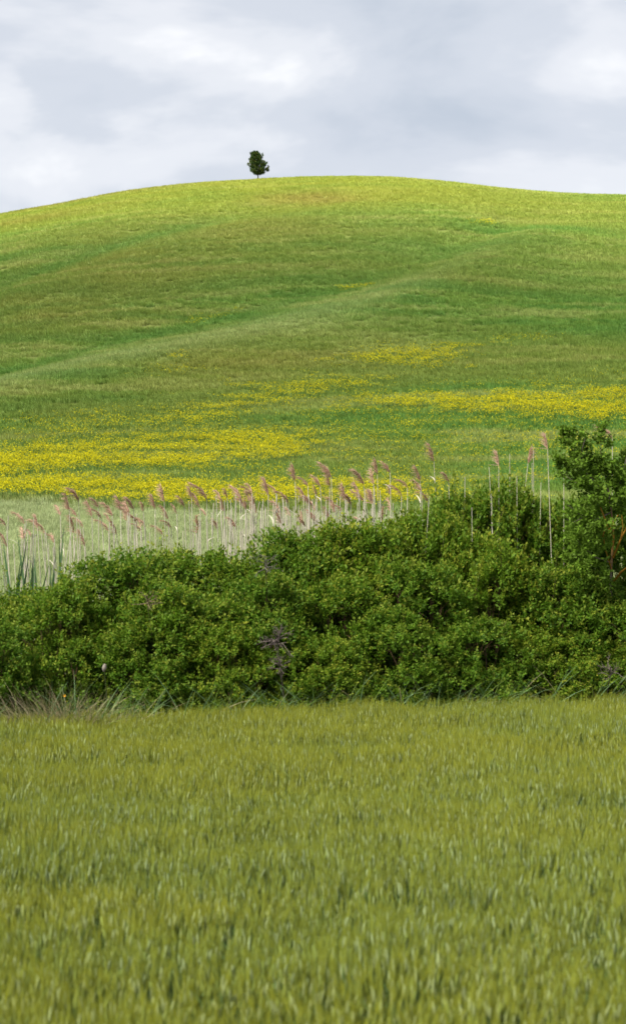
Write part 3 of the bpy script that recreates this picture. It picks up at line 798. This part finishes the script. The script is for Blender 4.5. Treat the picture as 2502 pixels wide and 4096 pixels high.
def reed(px, top, Yd, lean, plume=True, label='', group='dry reeds behind the hedge', scale=1.0, leaf=0.3, thick=1.0):
    """px, top: where the head ends in the photograph; lean: sideways run of the stem from foot to head, in metres."""
    tip = at(px, top, Yd)
    ph = 0.27 * scale if plume else 0.0
    head = tip - np.array([-0.10 * scale if plume else 0, 0, ph])
    foot = np.array([head[0] + lean, Yd, terrain(head[0] + lean, Yd)])
    v = head - foot; ln = float(np.linalg.norm(v))
    root = tag(link('dry_reed', None, loc=foot), label, 'reed', group)
    st = link('stem', STEMS[rng.integers(len(STEMS))], root)
    st.rotation_euler = Vector(v).to_track_quat('Z', 'Y').to_euler()
    st.scale = (thick, thick, ln)
    if plume:
        p = link('plume', PLUMES[rng.integers(len(PLUMES))], root, loc=v)
        p.rotation_euler = (0, -lean / ln * 0.5, rng.normal(0, 0.6)); p.scale = (scale, scale, scale)
    if rng.random() < leaf:
        q = rng.uniform(0.82, 0.96)
        l = link('leaf', RLEAF[rng.integers(len(RLEAF))], root, loc=v * q)
        l.rotation_euler = (0, 0, rng.uniform(0, 6.28))
    return root
G_L, G_C = 'brown plumed reeds behind the left half of the hedge', 'brown plumed reeds over the yellow flowers at centre'
LAB_L, LAB_C = 'dry reed with brown plume among others behind left half of hedge', 'dry reed with brown plume before yellow flowers at the centre'
LEFT = [(79, 2045), (133, 2065), (158, 2074), (224, 2015), (258, 1991), (291, 2024), (349, 2015), (378, 1990), (390, 2032), (428, 2007), (465, 1995), (515, 1986), (500, 2000), (557, 2003), (602, 1986), (656, 2032), (719, 1978), (316, 2065), (449, 2090), (12, 2140), (71, 2103), (636, 2099), (765, 2074), (565, 2065), (415, 2074), (274, 2074), (320, 2130), (110, 2110), (530, 2050), (490, 2040)]
MID = [(752, 1953), (781, 1982), (893, 1949), (939, 1941), (950, 1965), (993, 1932), (1051, 1920), (1089, 1932), (1134, 1961), (1205, 1957), (1217, 1907), (1005, 1999), (964, 1990), (881, 2007), (985, 1970), (1263, 1899), (1301, 1899), (1475, 1887), (1588, 1937), (1359, 1949), (1380, 1962), (1612, 1907), (1666, 1916), (1691, 1953), (1240, 1990), (1320, 1985), (1100, 2000)]
for px, top in LEFT:
    reed(px, top, rng.uniform(33.4, 35.2), rng.uniform(0.02, 0.30), True, LAB_L, G_L, rng.uniform(0.65, 1.05))
for px, top in MID:
    reed(px, top, rng.uniform(33.8, 35.4), rng.uniform(-0.05, 0.28), True, LAB_C, G_C, rng.uniform(0.65, 1.1))
SINGLE = [
    (291, 1941, 34.5, 0.15, 1.15, 'tallest plumed reed at left, its head against the yellow flowers'),
    (4, 2049, 34.0, 0.25, 1.0, 'leftmost plumed reed, rising over the green blades at the edge'),
    (636, 1953, 34.4, 0.12, 1.0, 'slim upright plumed reed standing higher than its neighbours left of centre'),
    (802, 1932, 34.6, 0.1, 1.2, 'reed with the widest brown plume left of the centre'),
    (1159, 1870, 35.0, 0.2, 1.0, 'tall reed with a plume blown flat to the left near the centre'),
    (1301, 1849, 35.0, 0.18, 1.15, 'tall centre reed with a broad curling plume'),
    (1430, 1874, 35.0, 0.12, 1.2, 'reed with broad fanned plume right of centre above pale stems'),
    (1490, 1849, 35.0, 0.1, 0.9, 'reed with small plume just right of the broad fanned plume'),
    (1542, 1845, 35.0, 0.08, 0.85, 'slender reed with thin dark upright plume right of centre'),
    (1661, 1874, 34.6, 0.05, 0.9, 'reed with rounded plume and a white bent leaf at the hedge rise'),
    (1712, 1787, 34.0, 0.28, 1.05, 'tall leaning reed with plume high above the climbing hedge top'),
    (1779, 1887, 33.6, 0.10, 0.7, 'reed with sparse thin plume right of the tall leaning reed'),
    (1974, 1812, 33.0, 0.02, 0.9, 'reed whose plume stands over the tallest hedge shrub'),
    (2090, 1800, 33.4, -0.55, 0.95, 'reed leaning right with its plume swept to the right'),
    (2168, 1741, 32.6, 0.18, 0.95, 'tall straight reed with narrow plume left of the broad-leaved bush'),
    (2427, 1700, 34.2, -0.02, 1.0, 'reed plume peeping over the top of the broad-leaved bush'),
]
for px, top, Yd, lean, s, lab in SINGLE:
    o = reed(px, top, Yd, lean, True, lab, 'dry reeds behind the hedge', s, 0.5, 0.75)
    if 'swept to the right' in lab:
        for ch in o.children:
            if ch.name.startswith('plume'): ch.rotation_euler = (0, 0, math.pi)
BARE = [(1858, 1907, 33.3, 0.0, 'bare upright reed stem at the left of the tallest hedge shrub'), (1955, 1868, 32.9, 0.22, 'bare reed stem leaning left across the tallest hedge shrub'), (2037, 1815, 33.4, 0.0, 'tall thin bare reed stem above the tallest hedge shrub'), (2066, 1905, 33.0, 0.02, 'short bare reed stem right of the tallest hedge shrub'), (2132, 1800, 33.3, 0.03, 'tall bare reed stem with a tapering tip left of the plumed straight reed'), (2126, 1850, 33.4, 0.05, 'lower bare reed stem crossing the tall tapering one'), (2162, 1930, 32.9, -0.08, 'short bare reed stem at the foot of the tall straight reed'), (2253, 1810, 32.9, 0.0, 'bare reed stem at the left flank of the broad-leaved bush'), (1716, 1985, 32.5, -0.28, 'pale bare reed stem leaning right in front of the climbing hedge'), (1886, 2030, 32.3, 0.03, 'short bare reed stem sticking out in the middle of the hedge'), (1964, 1975, 32.6, 0.12, 'short crooked bare reed stem below the leaning one')]
for px, top, Yd, lean, lab in BARE:
    reed(px, top, Yd, lean, False, lab, 'bare reed stems in the hedge', 1.0, 0.0, 0.7)
BED = [('bare pale reed stem near the green blades in the left reed bed', 'bare stems of the left reed bed'), ('bare pale reed stem before the pale green field left of centre', 'bare stems before the pale field'),
       ('bare pale reed stem in the densest whitish reed thicket at centre', 'bare stems of the dense thicket'), ('bare pale reed stem at the right end of the whitish thicket', 'bare stems right of the dense thicket')]
for k in range(228):
    if k < 165: px, top = rng.normal(1200, 185), rng.uniform(1975, 2115)
    else: px, top = rng.uniform(-60, 1000), rng.uniform(2050, 2190)
    if px > 1640: continue
    if k % 6 == 0:                                        # some of the lower stems still carry their plume
        reed(px, top - 40, rng.uniform(33.6, 35.4), rng.normal(0.08, 0.12), True, *((LAB_L, G_L) if px < 740 else (LAB_C, G_C)), rng.uniform(0.55, 0.95))
        continue
    reed(px, top - max(0, px - 1250) * 0.15, rng.uniform(32.9, 35.4), rng.normal(0.04, 0.22), False, *BED[0 if px < 450 else 1 if px < 1000 else 2 if px < 1330 else 3], 1.0, 0.25)

# green reed blades at the left edge
def green_blades(px, py, n, label):
    b = at(px, py, 33.2); b[2] = terrain(b[0], b[1])
    g = Geo()
    base = np.stack([rng.normal(0, 0.10, n), rng.normal(0, 0.12, n), np.zeros(n)], 1)
    d = np.stack([rng.normal(0, 0.085, n), rng.normal(0, 0.06, n), np.ones(n)], 1)
    add_blades(g, base, d, rng.uniform(0.0, 0.06, n), rng.uniform(3.1, 3.75, n), rng.uniform(0.07, 0.11, n), np.array([0.085, 0.16, 0.065]) * rng.uniform(0.8, 1.25, (n, 1)), 6)
    tag(link('green_reed_clump', g.mesh('green_reed_blades', M_blade, True), loc=b), label, 'reed', 'green reed clumps at the left edge')
green_blades(25, 2300, 11, 'clump of broad green reed blades at the very left edge')
green_blades(85, 2300, 8, 'clump of upright green reed blades next to the left edge')
green_blades(165, 2300, 9, 'clump of green reed blades leaning right beside pale stems')
green_blades(220, 2330, 3, 'few green reed blades nearest to the left hedge shoulder')

# ------------------------------------------------------------------ hedge foot: grass, dry grass, dead twigs
n = 2200
vx = rng.uniform(-7.5, 8.5, n)
dep = rng.exponential(0.20, n)
vy = barley_border(vx) + 0.02 + np.minimum(dep, 1.2)
clus = fbm(vx * 1.1, vy * 0 + 3, 12, 2)
ok = clus + rng.normal(0, 0.07, n) > 0.54 - 0.13 * sstep(-1, 2.5, vx)
vx, vy = vx[ok], vy[ok]; n = len(vx)
g = Geo()
blue = rng.random((n, 1)) < 0.55
vc = np.where(blue, [[0.16, 0.26, 0.11]], [[0.14, 0.21, 0.03]]) * rng.uniform(0.75, 1.3, (n, 1))
dry = rng.random((n, 1)) < 0.06
vc = np.where(dry, [[0.36, 0.31, 0.16]], vc)
add_blades(g, np.stack([vx, vy, np.zeros(n)], 1), np.stack([rng.normal(0.05, 0.28, n), rng.normal(-0.12, 0.2, n), np.ones(n)], 1), rng.uniform(0.20, 0.62, n), rng.uniform(1.15, 1.85, n), rng.uniform(0.011, 0.020, n), vc, 6)
tag(link('verge_grass', g.mesh('verge_grass', M_blade)), 'long arching grass along the foot of the hedge', 'grass', kind='stuff')

def dry_clump(px, Yd, n, h, label, cols, spread=0.32, name='dry_grass_clump'):
    x = (px - CX) / F * Yd
    g = Geo()
    base = np.stack([rng.normal(0, spread, n), rng.normal(0, 0.16, n), np.zeros(n)], 1)
    d = np.stack([base[:, 0] * 0.5 + rng.normal(-0.05, 0.20, n), rng.normal(-0.1, 0.18, n), np.ones(n)], 1)
    cc = np.array(cols)[rng.integers(0, len(cols), n)] * rng.uniform(0.75, 1.25, (n, 1))
    add_blades(g, base, d, rng.uniform(0.15, 0.75, n), rng.uniform(0.62, 1.0, n) * h, rng.uniform(0.005, 0.011, n), cc, 5)
    tag(link(name, g.mesh(name, M_blade), loc=(x, Yd, 0)), label, 'grass')
STRAW, GREY, BLUE = (0.37, 0.31, 0.17), (0.27, 0.22, 0.125), (0.12, 0.20, 0.08)
dry_clump(245, 27.72, 950, 1.72, 'tangled straw-coloured dry grass clump at the foot of the hedge at left', [STRAW, STRAW, GREY, (0.20, 0.215, 0.09)], 0.34)
dry_clump(180, 27.85, 22, 2.1, 'blue-green tall grass tuft over the dry clump at left', [BLUE], 0.14, 'tall_grass_tuft')
dry_clump(2380, 30.35, 70, 2.2, 'tall thin yellow-green grass stems at the right end of the hedge', [STRAW, (0.16, 0.20, 0.05), (0.16, 0.20, 0.05)], 0.5, 'tall_grass_tuft')

def twig_bundle(px, py, Yd, n, size, col, label):
    b = at(px, py, Yd); foot = np.array([b[0], b[1], 0.0])
    g = Geo(); zc = b[2]
    add_tube(g, [[0.1, 0.9, 0], [0.05, 0.7, zc * 0.6], [0, 0, zc - size * 0.2]], [0.012, 0.010, 0.006], 4, col)
    for k in range(n):
        d = unit(rnd_dir(1)[0] + [0.1, -0.4, 0.5])
        s = np.array([0, 0, zc - size * rng.uniform(0, 0.4)])
        e_ = s + d * size * rng.uniform(0.5, 1.0)
        m = (s + e_) / 2 + rng.normal(0, size * 0.12, 3)
        add_tube(g, [s, m, e_], [0.008, 0.006, 0.003], 4, np.array(col) * rng.uniform(0.8, 1.2))
        for q in range(3):
            f = m + (e_ - m) * rng.uniform(0, 1)
            add_tube(g, [f, f + unit(d + rnd_dir(1)[0] * 0.9) * size * 0.3], [0.004, 0.002], 3, col)
    tag(link('dead_twigs', g.mesh('dead_twigs', M_bark), loc=foot), label, 'twigs', 'dead twigs in the hedge')
twig_bundle(1110, 2555, 28.75, 26, 0.36, (0.125, 0.10, 0.09), 'grey tangle of dead twigs low in the middle of the hedge')
twig_bundle(1120, 2650, 28.6, 14, 0.28, (0.115, 0.095, 0.08), 'small grey dead twigs just below the larger tangle')
twig_bundle(1060, 2245, 30.2, 12, 0.30, (0.13, 0.115, 0.10), 'thin grey dead twigs near the hedge top at centre')
twig_bundle(590, 2400, 28.9, 12, 0.26, (0.15, 0.115, 0.07), 'brownish dead twig sprig in the upper left part of the hedge')
twig_bundle(2440, 2680, 29.85, 12, 0.30, (0.12, 0.10, 0.08), 'grey dead twigs at the foot of the right end')

# small pale shell and one yellow flower by the dry grass
def build_shell():
    p = at(417, 2672, 27.6)
    g = Geo()
    t = np.linspace(0, 1, 8)
    r = 0.034 * np.array([0.25, 0.62, 0.88, 1.0, 1.0, 0.9, 0.78, 0.70])
    add_tube(g, np.stack([0.02 * (t - 0.5), np.zeros(8), 0.115 * (t - 0.5)], 1), r, 10, (0.27, 0.235, 0.20))
    g2 = Geo()
    add_tube(g2, [[0.01, 0, 0.05], [0.012, 0, 0.062]], [0.023, 0.010], 10, (0.33, 0.29, 0.19))
    root = tag(link('dry_seed_pod', None, loc=p), 'pale grey cup-shaped seed pod above the dry grass at left', 'seed pod')
    link('shell', g.mesh('pod_shell', M_straw, True), root); link('cap', g2.mesh('pod_cap', M_straw), root)
    g3 = Geo(); add_tube(g3, [[0, 0.03, -p[2]], [0.03, 0.03, -0.4], [0, 0, -0.055]], [0.003, 0.003, 0.002], 4, (0.12, 0.14, 0.06))
    link('stalk', g3.mesh('pod_stalk', M_straw), root)
    p = at(258, 2783, 27.3)
    root = tag(link('yellow_flower', None, loc=p), 'single orange-yellow flower in front of the dry grass clump', 'flower')
    g = Geo(); th = np.arange(12) * 2 * np.pi / 12
    d = np.stack([np.cos(th), np.full(12, -0.45), np.sin(th)], 1)
    add_leaves(g, np.zeros((12, 3)), d, np.tile([0, -1.0, 0.1], (12, 1)), 0.026, 0.015, (0.70, 0.36, 0.006))
    link('petals', g.mesh('flower_petals', M_blade), root)
    g = Geo(); add_tube(g, [[0, 0.05, -p[2]], [0.01, 0.04, -0.3], [0, 0.005, 0]], [0.004, 0.003, 0.003], 4, (0.1, 0.16, 0.05))
    link('stalk', g.mesh('flower_stalk', M_blade), root)
build_shell()
